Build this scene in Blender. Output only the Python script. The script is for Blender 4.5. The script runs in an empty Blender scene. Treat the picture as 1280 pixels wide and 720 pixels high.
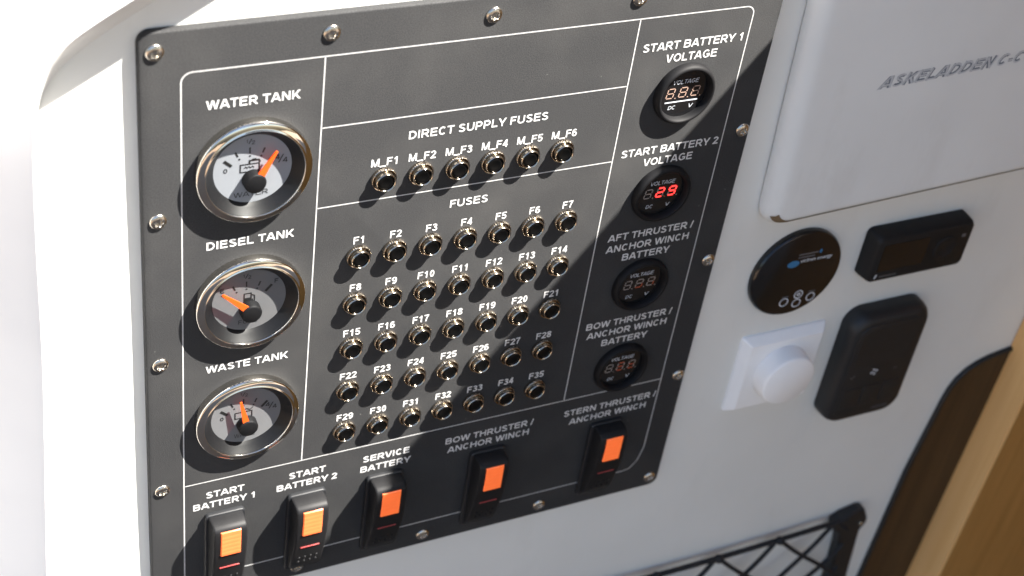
import bpy, bmesh, math, random
from mathutils import Vector, Matrix
random.seed(7)
S = bpy.context.scene
COL = S.collection
MM = 0.001
Z0 = 1.0                                   # height of the panel's origin above the cockpit sole, metres

def W(x, y, z=0.0):
    """panel millimetres (x right, y up, z out of the panel) -> world metres"""
    return Vector((x*MM, -z*MM, y*MM + Z0))

def Lc(x, y, z=0.0):
    return Vector((x*MM, -z*MM, y*MM))

# ------------------------------------------------------------------ camera
cam = bpy.data.cameras.new('camera')
co = bpy.data.objects.new('camera', cam)
COL.objects.link(co)
S.camera = co
cam.sensor_width = 36
cam.lens = 1920.57/1280*36
cam.clip_start = 0.01
cam.clip_end = 5000
def rod(w):
    t = math.sqrt(sum(a*a for a in w)); k = [a/t for a in w]
    return Matrix.Rotation(t, 3, Vector(k))
RW = rod((3.716538, -0.050437, 0.905427))                  # panel axes -> camera axes (x right, y down, z forward)
def axis_world(row):                        # panel direction -> world direction
    return Vector((row[0], -row[2], row[1]))
ax = axis_world(RW[0]); ay = axis_world(RW[1]); az = axis_world(RW[2])
rot = Matrix((ax, -ay, -az)).transposed()
co.matrix_world = Matrix.Translation(W(-235.30, 462.74, 554.81)) @ rot.to_4x4()
cam.dof.use_dof = True
cam.dof.focus_distance = 0.770
cam.dof.aperture_fstop = 9.0

# ------------------------------------------------------------------ light
SUN = Vector((1.6, -1.0, 2.6)).normalized()          # towards the sun
world = bpy.data.worlds.new('World'); S.world = world
world.use_nodes = True
wn = world.node_tree
bg = wn.nodes['Background']
sky = wn.nodes.new('ShaderNodeTexSky')
sky.sky_type = 'NISHITA'
sky.sun_disc = False
sky.sun_elevation = math.asin(SUN.z)
sky.sun_rotation = math.atan2(SUN.x, SUN.y)
sky.air_density = 1.0; sky.dust_density = 1.5; sky.ozone_density = 1.0
wn.links.new(sky.outputs[0], bg.inputs[0])
bg.inputs[1].default_value = 0.05
sl = bpy.data.lights.new('sun', 'SUN')
sl.energy = 5.0
sl.angle = math.radians(0.53)
sl.color = (1.0, 0.95, 0.87)
so = bpy.data.objects.new('sun', sl); COL.objects.link(so)
so.rotation_euler = SUN.to_track_quat('Z', 'Y').to_euler()
so.location = (2, -1, 4)
S.view_settings.view_transform = 'Standard'
S.view_settings.look = 'None'
S.view_settings.exposure = 2.42
S.view_settings.gamma = 1.0

# ------------------------------------------------------------------ materials
def mat(name, col, rough=0.5, metal=0.0, spec=0.5, coat=0.0, noise=None, bump=None, dirt=None, specks=False, **kw):
    """noise = (scale per metre, amount): mottled base colour; bump = (scale per metre, distance in m, strength)"""
    m = bpy.data.materials.new(name); m.use_nodes = True
    nt = m.node_tree; b = nt.nodes['Principled BSDF']
    b.inputs['Base Color'].default_value = (*col, 1)
    b.inputs['Roughness'].default_value = rough
    b.inputs['Metallic'].default_value = metal
    b.inputs['Specular IOR Level'].default_value = spec
    b.inputs['Coat Weight'].default_value = coat
    b.inputs['Coat Roughness'].default_value = 0.08
    for k, v in kw.items():
        b.inputs[k.replace('_', ' ')].default_value = v
    tc = nt.nodes.new('ShaderNodeTexCoord')
    if noise:
        n = nt.nodes.new('ShaderNodeTexNoise'); n.inputs['Scale'].default_value = noise[0]
        n.inputs['Detail'].default_value = 4
        nt.links.new(tc.outputs['Object'], n.inputs['Vector'])
        r = nt.nodes.new('ShaderNodeMapRange')
        r.inputs['From Min'].default_value = 0.3; r.inputs['From Max'].default_value = 0.7
        r.inputs['To Min'].default_value = 1-noise[1]; r.inputs['To Max'].default_value = 1+noise[1]
        nt.links.new(n.outputs['Fac'], r.inputs['Value'])
        mx = nt.nodes.new('ShaderNodeMix'); mx.data_type = 'RGBA'; mx.blend_type = 'MULTIPLY'
        mx.inputs[0].default_value = 1
        mx.inputs[6].default_value = (*col, 1)
        nt.links.new(r.outputs[0], mx.inputs[7])
        last = mx.outputs[2]
        if dirt:
            mp = nt.nodes.new('ShaderNodeMapping'); mp.inputs['Scale'].default_value = (dirt[0], dirt[0], dirt[0]*.35)
            nt.links.new(tc.outputs['Object'], mp.inputs['Vector'])
            n2 = nt.nodes.new('ShaderNodeTexNoise'); n2.inputs['Scale'].default_value = 1; n2.inputs['Detail'].default_value = 8; n2.inputs['Roughness'].default_value = 0.65
            nt.links.new(mp.outputs[0], n2.inputs['Vector'])
            r2 = nt.nodes.new('ShaderNodeMapRange'); r2.inputs['From Min'].default_value = 0.55; r2.inputs['From Max'].default_value = 0.75
            r2.inputs['To Min'].default_value = 0; r2.inputs['To Max'].default_value = dirt[1]
            nt.links.new(n2.outputs['Fac'], r2.inputs['Value'])
            m2 = nt.nodes.new('ShaderNodeMix'); m2.data_type = 'RGBA'; nt.links.new(r2.outputs[0], m2.inputs[0])
            nt.links.new(last, m2.inputs[6]); m2.inputs[7].default_value = (0.36, 0.32, 0.26, 1); last = m2.outputs[2]
        if specks:                      # dust grains and faint wiping marks on the coating
            vo = nt.nodes.new('ShaderNodeTexVoronoi'); vo.inputs['Scale'].default_value = 75
            nt.links.new(tc.outputs['Object'], vo.inputs['Vector'])
            r2 = nt.nodes.new('ShaderNodeMapRange'); r2.inputs['From Min'].default_value = 0.030; r2.inputs['From Max'].default_value = 0.016
            r2.inputs['To Min'].default_value = 0; r2.inputs['To Max'].default_value = 0.5
            nt.links.new(vo.outputs['Distance'], r2.inputs['Value'])
            n2 = nt.nodes.new('ShaderNodeTexNoise'); n2.inputs['Scale'].default_value = 22; n2.inputs['Detail'].default_value = 6
            nt.links.new(tc.outputs['Object'], n2.inputs['Vector'])
            r3 = nt.nodes.new('ShaderNodeMapRange'); r3.inputs['From Min'].default_value = 0.45; r3.inputs['From Max'].default_value = 0.8
            r3.inputs['To Min'].default_value = 0; r3.inputs['To Max'].default_value = 0.06
            nt.links.new(n2.outputs['Fac'], r3.inputs['Value'])
            ad = nt.nodes.new('ShaderNodeMath'); ad.operation = 'ADD'; nt.links.new(r2.outputs[0], ad.inputs[0]); nt.links.new(r3.outputs[0], ad.inputs[1])
            m2 = nt.nodes.new('ShaderNodeMix'); m2.data_type = 'RGBA'; nt.links.new(ad.outputs[0], m2.inputs[0])
            nt.links.new(last, m2.inputs[6]); m2.inputs[7].default_value = (0.30, 0.29, 0.27, 1); last = m2.outputs[2]
        nt.links.new(last, b.inputs['Base Color'])
    if bump:
        n = nt.nodes.new('ShaderNodeTexNoise'); n.inputs['Scale'].default_value = bump[0]
        n.inputs['Detail'].default_value = 3
        nt.links.new(tc.outputs['Object'], n.inputs['Vector'])
        bu = nt.nodes.new('ShaderNodeBump')
        bu.inputs['Distance'].default_value = bump[1]; bu.inputs['Strength'].default_value = bump[2]
        nt.links.new(n.outputs['Fac'], bu.inputs['Height'])
        nt.links.new(bu.outputs[0], b.inputs['Normal'])
    return m

M = {}
M['gelcoat'] = mat('white_gelcoat', (0.765, 0.768, 0.735), 0.34, dirt=(26, 0.10), coat=0.1, noise=(14, 0.025), bump=(9, 0.004, 0.12))
M['gelcoat_outer'] = mat('white_gelcoat_outer', (0.80, 0.80, 0.80), 0.35, coat=0.15, noise=(10, 0.02), bump=(7, 0.004, 0.12))
M['plate'] = mat('grey_powder_coat', (0.0375, 0.0380, 0.0395), 0.62, spec=0.12, specks=True, noise=(2100, 0.5), bump=(2100, 0.00025, 0.5))
M['print'] = mat('white_print', (0.62, 0.62, 0.62), 0.5, noise=(300, 0.06))
M['rule'] = mat('white_rule', (0.52, 0.52, 0.52), 0.5, noise=(300, 0.06))
M['chrome'] = mat('polished_chrome', (0.60, 0.575, 0.53), 0.05, metal=1.0, noise=(120, 0.04))
M['nickel'] = mat('warm_nickel', (0.45, 0.40, 0.335), 0.13, metal=1.0, noise=(500, 0.10))
M['steel'] = mat('stainless_steel', (0.55, 0.515, 0.46), 0.22, metal=1.0, noise=(400, 0.08))
M['recess'] = mat('dark_recess', (0.02, 0.018, 0.016), 0.5, metal=0.3, noise=(400, 0.2))
M['black'] = mat('black_plastic', (0.008, 0.008, 0.009), 0.58, spec=0.3, noise=(200, 0.15), bump=(1500, 0.0001, 0.15))
M['black_rim'] = mat('black_rim_plastic', (0.006, 0.006, 0.007), 0.62, spec=0.22, noise=(200, 0.15), bump=(1500, 0.0001, 0.15))
M['black_gloss'] = mat('gloss_black_plastic', (0.008, 0.008, 0.009), 0.14, noise=(60, 0.2))
M['black_matt'] = mat('matt_black_plastic', (0.010, 0.011, 0.013), 0.5, noise=(150, 0.15), bump=(1200, 0.0001, 0.2))
M['button'] = mat('black_button', (0.002, 0.002, 0.002), 0.28, spec=0.2, noise=(100, 0.2))
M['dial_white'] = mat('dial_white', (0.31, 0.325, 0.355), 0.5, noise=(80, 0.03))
M['dial_grey'] = mat('dial_reflect_grey', (0.16, 0.16, 0.166), 0.45, noise=(80, 0.04))  # dial tones differ to stand in for sky reflected in the glass
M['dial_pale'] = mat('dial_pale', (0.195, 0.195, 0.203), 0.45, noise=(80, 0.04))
M['ink'] = mat('black_ink', (0.012, 0.012, 0.012), 0.5, noise=(100, 0.1))
M['well'] = mat('black_well', (0.007, 0.007, 0.008), 0.45, spec=0.3, noise=(100, 0.1))
M['orange'] = mat('orange_lens', (0.88, 0.168, 0.056), 0.35, noise=(200, 0.05), Emission_Color=(1, 0.16, 0.02, 1), Emission_Strength=0.10)
M['redline'] = mat('red_lens', (0.34, 0.045, 0.045), 0.35, noise=(100, 0.05))
M['led_red'] = mat('lit_led', (0.6, 0.01, 0.01), 0.4, noise=(100, 0.02), Emission_Color=(1.0, 0.035, 0.03, 1), Emission_Strength=0.75)
M['led_dim'] = mat('dim_led', (0.25, 0.05, 0.02), 0.4, noise=(100, 0.02), Emission_Color=(1.0, 0.16, 0.05, 1), Emission_Strength=0.03)
M['led_off'] = mat('unlit_led', (0.34, 0.29, 0.26), 0.4, noise=(100, 0.03))
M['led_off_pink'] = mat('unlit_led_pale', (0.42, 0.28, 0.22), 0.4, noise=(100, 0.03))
M['smallprint'] = mat('pale_print', (0.60, 0.63, 0.68), 0.5, noise=(200, 0.05))
M['faintprint'] = mat('faint_print', (0.12, 0.12, 0.13), 0.5, noise=(200, 0.05))
M['blueprint'] = mat('blue_print', (0.03, 0.16, 0.34), 0.5, noise=(200, 0.05))
M['white_plastic'] = mat('white_plastic', (0.93, 0.93, 0.93), 0.26, noise=(60, 0.02), bump=(40, 0.0005, 0.1))
M['door'] = mat('white_door_laminate', (0.765, 0.785, 0.785), 0.38, dirt=(30, 0.13), noise=(12, 0.04), bump=(8, 0.003, 0.1))
M['letter_dark'] = mat('grey_outline_print', (0.15, 0.18, 0.22), 0.4, noise=(100, 0.05))
M['letter_fill'] = mat('silver_fill_print', (0.56, 0.58, 0.61), 0.4, noise=(100, 0.05))
M['lip_tan'] = mat('tan_lip', (0.16, 0.11, 0.06), 0.6, noise=(60, 0.1))
M['cord'] = mat('black_elastic_cord', (0.010, 0.010, 0.012), 0.7, noise=(900, 0.3), bump=(1500, 0.0003, 0.5))

M['sky_blocker_grey'] = mat('sky_blocker_grey', (0.13, 0.13, 0.14), 0.6, noise=(3, 0.1))
def wood(name, dark, light, rough=0.45, scale=1.0):
    m = bpy.data.materials.new(name); m.use_nodes = True
    nt = m.node_tree; b = nt.nodes['Principled BSDF']
    b.inputs['Roughness'].default_value = rough
    tc = nt.nodes.new('ShaderNodeTexCoord')
    mp = nt.nodes.new('ShaderNodeMapping'); mp.inputs['Scale'].default_value = (220*scale, 220*scale, 7*scale)
    nt.links.new(tc.outputs['Object'], mp.inputs['Vector'])
    n = nt.nodes.new('ShaderNodeTexNoise'); n.inputs['Scale'].default_value = 1.0; n.inputs['Detail'].default_value = 6
    n.inputs['Distortion'].default_value = 0.6
    nt.links.new(mp.outputs[0], n.inputs['Vector'])
    cr = nt.nodes.new('ShaderNodeValToRGB')
    cr.color_ramp.elements[0].position = 0.32; cr.color_ramp.elements[0].color = (*dark, 1)
    cr.color_ramp.elements[1].position = 0.70; cr.color_ramp.elements[1].color = (*light, 1)
    nt.links.new(n.outputs['Fac'], cr.inputs[0])
    nt.links.new(cr.outputs[0], b.inputs['Base Color'])
    bu = nt.nodes.new('ShaderNodeBump'); bu.inputs['Distance'].default_value = 0.0003; bu.inputs['Strength'].default_value = 0.4
    nt.links.new(n.outputs['Fac'], bu.inputs['Height']); nt.links.new(bu.outputs[0], b.inputs['Normal'])
    return m
M['oak'] = wood('oak_veneer', (0.34, 0.165, 0.040), (0.43, 0.215, 0.060))
M['oak_lit'] = wood('oak_lit_edge', (0.78, 0.44, 0.165), (0.87, 0.54, 0.23), scale=0.5)  # lighter oak: light falling from the left is put into the colour
M['shaded_wood'] = wood('shaded_veneer', (0.030, 0.014, 0.005), (0.060, 0.029, 0.010))  # wood coloured dark to stand for the shade inside the opening
M['teak'] = wood('teak_deck', (0.22, 0.145, 0.09), (0.31, 0.225, 0.155), scale=0.2)

def glass_mat():
    m = bpy.data.materials.new('clear_glass'); m.use_nodes = True
    nt = m.node_tree
    for n in list(nt.nodes): nt.nodes.remove(n)
    out = nt.nodes.new('ShaderNodeOutputMaterial'); mix = nt.nodes.new('ShaderNodeMixShader')
    tr = nt.nodes.new('ShaderNodeBsdfTransparent'); gl = nt.nodes.new('ShaderNodeBsdfGlossy')
    gl.inputs['Roughness'].default_value = 0.02
    tr.inputs['Color'].default_value = (0.94, 0.95, 0.95, 1)
    lw = nt.nodes.new('ShaderNodeLayerWeight'); lw.inputs['Blend'].default_value = 0.5
    pw = nt.nodes.new('ShaderNodeMath'); pw.operation = 'POWER'; pw.inputs[1].default_value = 4.0
    fr = nt.nodes.new('ShaderNodeMath'); fr.operation = 'MULTIPLY_ADD'; fr.inputs[1].default_value = 0.6; fr.inputs[2].default_value = 0.045
    nt.links.new(lw.outputs['Facing'], pw.inputs[0]); nt.links.new(pw.outputs[0], fr.inputs[0])
    nt.links.new(fr.outputs[0], mix.inputs[0]); nt.links.new(tr.outputs[0], mix.inputs[1]); nt.links.new(gl.outputs[0], mix.inputs[2])
    nt.links.new(mix.outputs[0], out.inputs[0])
    return m
M['glass'] = glass_mat()
def needle_mat():
    m = mat('orange_needle', (1.0, 0.16, 0.02), 0.4, noise=(100, 0.04), Emission_Color=(1, 0.12, 0.01, 1), Emission_Strength=0.12)
    nt = m.node_tree; b = nt.nodes['Principled BSDF']; out = nt.nodes['Material Output']
    mix = nt.nodes.new('ShaderNodeMixShader'); tr = nt.nodes.new('ShaderNodeBsdfTransparent')
    tr.inputs['Color'].default_value = (1.0, 0.10, 0.08, 1)
    mix.inputs[0].default_value = 0.35
    nt.links.new(b.outputs[0], mix.inputs[1]); nt.links.new(tr.outputs[0], mix.inputs[2]); nt.links.new(mix.outputs[0], out.inputs[0])
    return m
M['needle'] = needle_mat()

# ------------------------------------------------------------------ mesh helpers (all in panel millimetres)
def finish(name, bm, m, parent=None, loc=(0, 0, 0), smooth=35, top=False):
    """link bm as ONE mesh object; loc in mm relative to the parent (or to the panel origin when top-level)"""
    for v in bm.verts:
        x, y, z = v.co; v.co = (x*MM, -z*MM, y*MM)
    me = bpy.data.meshes.new(name); bm.to_mesh(me); bm.free()
    ms = m if isinstance(m, (list, tuple)) else [m]
    for k in ms: me.materials.append(k)
    if smooth:
        for p in me.polygons: p.use_smooth = True
        me.set_sharp_from_angle(angle=math.radians(smooth))
    o = bpy.data.objects.new(name, me); COL.objects.link(o)
    if parent is not None:
        o.parent = parent; o.location = Lc(*loc)
    else:
        o.location = W(*loc)
    return o

def tag(o, label, cat, group=None):
    o['label'] = label; o['category'] = cat
    if group: o['group'] = group
    return o

def empty(name, loc):
    o = bpy.data.objects.new(name, None); o.empty_display_size = 0.01
    COL.objects.link(o); o.location = W(*loc); return o

def copy_tree(o, parent, loc=None):
    c = o.copy(); COL.objects.link(c); c.parent = parent
    if loc is not None: c.location = Lc(*loc)
    for ch in list(o.children): copy_tree(ch, c)
    return c

def lathe(bm, prof, segs=64, cx=0, cy=0, knurl=None):
    """prof: (radius, z) from outside bottom to centre; knurl=(lo, hi, depth): radius wobble on rings lo..hi"""
    rings = []
    for k, (r, z) in enumerate(prof):
        if r < 1e-6:
            rings.append([bm.verts.new((cx, cy, z))]); continue
        ring = []
        for i in range(segs):
            a = 2*math.pi*i/segs
            rr = r
            if knurl and knurl[0] <= k <= knurl[1] and i % 2: rr = r-knurl[2]
            ring.append(bm.verts.new((cx+rr*math.cos(a), cy+rr*math.sin(a), z)))
        rings.append(ring)
    for a, b in zip(rings, rings[1:]):
        for i in range(segs):
            j = (i+1) % segs
            if len(b) == 1: bm.faces.new((a[i], a[j], b[0]))
            elif len(a) == 1: bm.faces.new((a[0], b[j], b[i]))
            else: bm.faces.new((a[i], a[j], b[j], b[i]))

def rrect(x0, y0, x1, y1, r, n=6):
    r = max(r, 0.01)
    pts = []
    for cx, cy, a0 in ((x1-r, y1-r, 0), (x0+r, y1-r, 90), (x0+r, y0+r, 180), (x1-r, y0+r, 270)):
        for k in range(n+1):
            a = math.radians(a0+90*k/n)
            pts.append((cx+r*math.cos(a), cy+r*math.sin(a)))
    return pts

def loft(bm, layers, cap=True, base=False):
    """layers: list of (points2d, z) of equal length, counter-clockwise seen from +z"""
    rings = [[bm.verts.new((x, y, z)) for x, y in pts] for pts, z in layers]
    n = len(rings[0])
    for a, b in zip(rings, rings[1:]):
        for i in range(n):
            j = (i+1) % n
            bm.faces.new((a[i], a[j], b[j], b[i]))
    if cap: bm.faces.new(rings[-1])
    if base: bm.faces.new(rings[0][::-1])

def slab(bm, x0, y0, x1, y1, r, z0, z1, bev=0.6, steps=3, base=True, n=6):
    lay = [(rrect(x0, y0, x1, y1, r, n), z0)]
    for k in range(steps+1):
        a = math.pi/2*k/steps
        i = bev*(1-math.cos(a)); z = z1-bev+bev*math.sin(a)
        lay.append((rrect(x0+i, y0+i, x1-i, y1-i, r-i, n), z))
    loft(bm, lay, base=base)

def inset_poly(pts, d):
    n = len(pts); out = []
    for i in range(n):
        p0 = Vector(pts[i-1]); p = Vector(pts[i]); p1 = Vector(pts[(i+1) % n])
        a = (p-p0).normalized(); b = (p1-p).normalized()
        na = Vector((-a.y, a.x)); nb = Vector((-b.y, b.x))
        m = (na+nb).normalized(); c = max(0.3, m.dot(na))
        q = p+m*(d/c); out.append((q.x, q.y))
    return out

def tube(bm, pts, r, segs=8):
    pts = [Vector(p) for p in pts]
    rings = []
    for i, p in enumerate(pts):
        d = (pts[min(i+1, len(pts)-1)]-pts[max(i-1, 0)]).normalized()
        u = d.cross(Vector((0, 0, 1)))
        if u.length < 1e-4: u = d.cross(Vector((1, 0, 0)))
        u.normalize(); v = d.cross(u)
        rings.append([bm.verts.new(p+u*r*math.cos(2*math.pi*k/segs)+v*r*math.sin(2*math.pi*k/segs)) for k in range(segs)])
    for a, b in zip(rings, rings[1:]):
        for k in range(segs):
            bm.faces.new((a[k], a[(k+1) % segs], b[(k+1) % segs], b[k]))
    bm.faces.new(rings[0][::-1]); bm.faces.new(rings[-1])

def strip(bm, pts, t, z, closed=False):
    """flat band of width t along a 2d polyline, with mitred joints"""
    P = [Vector(p) for p in pts]; n = len(P); L = []; Rr = []
    for i, p in enumerate(P):
        if closed: a = (p-P[i-1]); b = (P[(i+1) % n]-p)
        else:
            a = (p-P[i-1]) if i else (P[1]-p)
            b = (P[i+1]-p) if i < n-1 else (p-P[i-1])
        a = a.normalized(); b = b.normalized()
        na = Vector((-a.y, a.x)); nb = Vector((-b.y, b.x)); m = na+nb
        if m.length < 1e-3: m = na.copy()
        m.normalize(); c = max(0.45, m.dot(na)); q = m*(t/2/c)
        L.append(bm.verts.new((p.x+q.x, p.y+q.y, z))); Rr.append(bm.verts.new((p.x-q.x, p.y-q.y, z)))
    for i in range(n if closed else n-1):
        j = (i+1) % n
        bm.faces.new((Rr[i], Rr[j], L[j], L[i]))

# ------------------------------------------------------------------ a sans-serif alphabet of strokes (cap height 1)
def arc(cx, cy, rx, ry, a0, a1, n=14):
    return [(cx+rx*math.cos(math.radians(a0+(a1-a0)*k/n)), cy+ry*math.sin(math.radians(a0+(a1-a0)*k/n))) for k in range(n+1)]
ADV = dict(A=1.008, B=1.008, C=1.008, D=1.008, E=.931, F=.853, G=1.086, H=1.008, I=.388, K=1.008, L=.853, M=1.163, N=1.008, O=1.086,
           P=.931, R=1.008, S=.931, T=.853, U=1.008, V=.931, W=1.318, X=.931, Y=.931)
ADV.update({c: .777 for c in '0123456789_'}); ADV.update({'/': .40, ' ': .388, '-': .465, '.': .388})
LOW = dict(v=.70, i=.34, c=.72, t=.45, r=.52, o=.80, n=.80, e=.74, g=.80, y=.70)
ADV.update(LOW)
def glyph(c, t):
    """strokes of a letter: point lists (None at the end closes them) or ('P', x0, y0, x1, y1, w): a slanted bar cut level at both ends"""
    h = t/2; w = ADV[c]; l = .09+h; r = w-.07-h; b = h*.9; u = 1-h*.9; cx = (l+r)/2; d = t*1.10; e = d/2
    if c == 'A': return [('P', e, 0, w/2-.035, 1, d), ('P', w-e, 0, w/2+.035, 1, d), [(w*.22, .29), (w*.78, .29)]]
    if c == 'B':
        k = .23
        return [[(l, 0), (l, 1)], [(l+h*.9, u), (r-k-.05, u)]+arc(r-k-.03, (u+.53)/2, k, (u-.53)/2, 90, -90)+[(l+h*.9, .53)],
                [(l+h*.9, .525), (r-k-.02, .525)]+arc(r-k, (.525+b)/2, k, (.525-b)/2, 90, -90)+[(l+h*.9, b)]]
    if c == 'C': return [arc(cx, .5, (r-l)/2, .5-h+.01, 45, 315, 22)]
    if c == 'D': return [[(l, 0), (l, 1)], [(l+h*.9, u), (l+.2, u)]+arc(l+.24, .5, r-l-.24, u-.5, 90, -90)+[(l+.2, b), (l+h*.9, b)]]
    if c == 'E': return [[(l, 0), (l, 1)], [(l+h*.9, u), (r+h*.8, u)], [(l+h*.9, b), (r+h, b)], [(l+h*.9, .525), (r+h*.4, .525)]]
    if c == 'F': return [[(l, 0), (l, 1)], [(l+h*.9, u), (r+h, u)], [(l+h*.9, .51), (r+h*.2, .51)]]
    if c == 'G': return [arc(cx, .5, (r-l)/2, .5-h+.01, 42, 312, 22)+[(r-.01, .2), (r-.01, .45)], [(r-.01+h, .45), (cx+.02, .45)]]
    if c == 'H': return [[(l, 0), (l, 1)], [(r, 0), (r, 1)], [(l+h*.9, .54), (r-h*.9, .54)]]
    if c == 'I': return [[(w/2, 0), (w/2, 1)]]
    if c == 'K': return [[(l, 0), (l, 1)], ('P', r-.02, 1, l+.06, .30, d*1.28), ('P', r+.02, 0, l+.24, .60, d*1.18)]
    if c == 'L': return [[(l, 0), (l, 1)], [(l+h*.9, b), (r+h, b)]]
    if c == 'M': return [[(l, 0), (l, 1)], [(r, 0), (r, 1)], ('P', l+.03, 1, w/2, 0, d), ('P', r-.03, 1, w/2, 0, d)]
    if c == 'N': return [[(l, 0), (l, 1)], [(r, 0), (r, 1)], ('P', l+.01, 1, r-.01, 0, d*1.12)]
    if c in 'O0':
        k = 22
        return [arc(cx, .5, (r-l)/2+(.02 if c == 'O' else -.01), .5-h+.01, 90, 450-360/k, k-1)+[None]]
    if c == 'P': return [[(l, 0), (l, 1)], [(l+h*.9, u), (r-.25, u)]+arc(r-.25, (u+.42)/2, .25, (u-.42)/2, 90, -90)+[(l+h*.9, .42)]]
    if c == 'R': return [[(l, 0), (l, 1)], [(l+h*.9, u), (r-.28, u)]+arc(r-.28, (u+.46)/2, .25, (u-.46)/2, 90, -90)+[(l+h*.9, .46)], ('P', cx+.0, .46, r+.03, 0, d*1.2)]
    if c == 'S': return [arc(cx, .735, (r-l)/2-.02, .265-h+.01, 22, 195, 9)+[(cx-.08, .545), (cx+.10, .475)]+arc(cx, .27, (r-l)/2, .27-h+.01, 32, -165, 11)]
    if c == 'T': return [[(.02, u), (w-.02, u)], [(w/2, 0), (w/2, u)]]
    if c == 'U': return [[(l, 1), (l, .40)]+arc(cx, .36, (r-l)/2, .36-h+.01, 180, 360, 12)+[(r, .40), (r, 1)]]
    if c == 'V': return [('P', e, 1, w/2-.03, 0, d), ('P', w-e, 1, w/2+.03, 0, d)]
    if c == 'W': return [('P', e, 1, w*.275, 0, d*.95), ('P', w*.5-.02, 1, w*.275+.02, 0, d*.95), ('P', w*.5+.02, 1, w*.725-.02, 0, d*.95), ('P', w-e, 1, w*.725, 0, d*.95)]
    if c == 'X': return [('P', e, 0, w-e, 1, d*1.1), ('P', e, 1, w-e, 0, d*1.1)]
    if c == 'Y': return [('P', e, 1, w/2-.01, .38, d*1.1), ('P', w-e, 1, w/2+.01, .38, d*1.1), [(w/2, 0), (w/2, .45)]]
    if c == '/': return [('P', e*.8, -.02, w-e*.8, 1.02, d*.8)]
    if c == '_': return [[(0, -.05), (w, -.05)]]
    if c == '-': return [[(.06, .36), (w-.06, .36)]]
    if c == '.': return [[(w/2, 0), (w/2, t)]]
    # digits
    l = .05+h; r = w-.05-h; cx = w/2; k = 18
    if c == '1': return [[(cx+.06, 0), (cx+.06, 1)], [(cx+.02, .90), (cx-.08, .77), (cx-.23, .70)]]
    if c == '2': return [arc(cx, .70, (r-l)/2, .30-h, 170, -28, 12)+[(cx-.02, .34), (l+.06, .13)], [(l-h, b), (r+h, b)]]
    if c == '3': return [arc(cx-.01, .745, (r-l)/2-.02, .255-h, 160, -78, 10)+[(cx-.10, .53)], arc(cx, .285, (r-l)/2, .285-h, 78, -165, 12)]
    if c == '4': return [[(r-.10, 0), (r-.10, 1)], ('P', r-.13, .98, l-.0, .27, d*1.05), [(l-h, .29), (r+h, .29)]]
    if c == '5': return [[(r+h*.6, u), (l+.05, u)], ('P', l+.06, .97, l+.02, .46, t), arc(cx-.01, .33, (r-l)/2, .33-h, 132, -160, 14)]
    if c == '6': return [arc(cx, .325, (r-l)/2, .325-h, 90, 450-360/k, k-1)+[None], arc(cx+.01, .60, (r-l)/2, .40-h, 42, 168, 9)+[(l, .40)]]
    if c == '7': return [[(l-h, u), (r+h*.6, u)], [(r-.02, u-.02), (cx+.06, .60), (cx-.03, .30), (cx-.06, 0)]]
    if c == '8': return [arc(cx, .755, (r-l)/2-.03, .245-h, 90, 450-360/k, k-1)+[None], arc(cx, .285, (r-l)/2, .285-h, 90, 450-360/k, k-1)+[None]]
    if c == '9': return [arc(cx, .675, (r-l)/2, .325-h, 90, 450-360/k, k-1)+[None], arc(cx-.01, .40, (r-l)/2, .40-h, 222, 348, 9)+[(r, .60)]]
    # a few small letters (x-height .72)
    x = .72; l = .06+h; r = w-.06-h; cx = w/2
    if c == 'v': return [[(h, x), (w/2, 0), (w-h, x)]]
    if c == 'i': return [[(w/2, 0), (w/2, x)], [(w/2, .86), (w/2, 1)]]
    if c == 'c': return [arc(cx, x/2, (r-l)/2, x/2-h, 45, 315)]
    if c == 't': return [[(w*.42, 1), (w*.42, .06), (w*.95, .06)], [(0, x-h), (w, x-h)]]
    if c == 'r': return [[(l, 0), (l, x)], [(l, .45), (l+.12, x-h), (w, x-h)]]
    if c == 'o': return [arc(cx, x/2, (r-l)/2, x/2-h, 0, 350)]
    if c == 'n': return [[(l, 0), (l, x)], [(l, .45)]+arc(cx, x*.6, (r-l)/2, x*.4-h, 170, 0)+[(r, 0)]]
    if c == 'e': return [[(l, x/2), (r, x/2)]+arc(cx, x/2, (r-l)/2, x/2-h, 10, 310)]
    if c == 'g': return [arc(cx, x/2, (r-l)/2, x/2-h, 20, 340), [(r, x), (r, -.1), (cx, -.22), (l, -.16)]]
    if c == 'y': return [[(h, x), (w/2, .02)], [(w-h, x), (w*.36, -.24), (0, -.24)]]
    return []

def write(bm, body, cx, y, width, cap, z=0.15, t=.18, shear=0.0, angle=0.0, left=None, track=0.0):
    """letters of height cap and total length width, centred on cx (or starting at left), baseline y"""
    tot = sum(ADV[c]+track for c in body)-track-.14
    sx = width/tot; x = -.07; c0 = (left if left is not None else cx-width/2)
    ca, sa = math.cos(math.radians(angle)), math.sin(math.radians(angle)); k = 0
    for ch in body:
        for st in glyph(ch, t):
            def put(px, py):
                X = (x+px)*sx+shear*py*cap; Y = py*cap
                return (c0+X*ca-Y*sa, y+X*sa+Y*ca)
            zz = z+0.012*(k % 5); k += 1
            if st[0] == 'P':
                _, x0, y0, x1, y1, wd = st
                if y0 > y1: x0, y0, x1, y1 = x1, y1, x0, y0
                bm.faces.new([bm.verts.new((*put(*q), zz)) for q in ((x0-wd/2, y0), (x0+wd/2, y0), (x1+wd/2, y1), (x1-wd/2, y1))])
                continue
            closed = st[-1] is None
            if closed: st = st[:-1]
            strip(bm, [put(*q) for q in st], t*cap*min(1.0, 0.4+0.6*sx/cap), zz, closed)
        x += ADV[ch]+track

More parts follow.
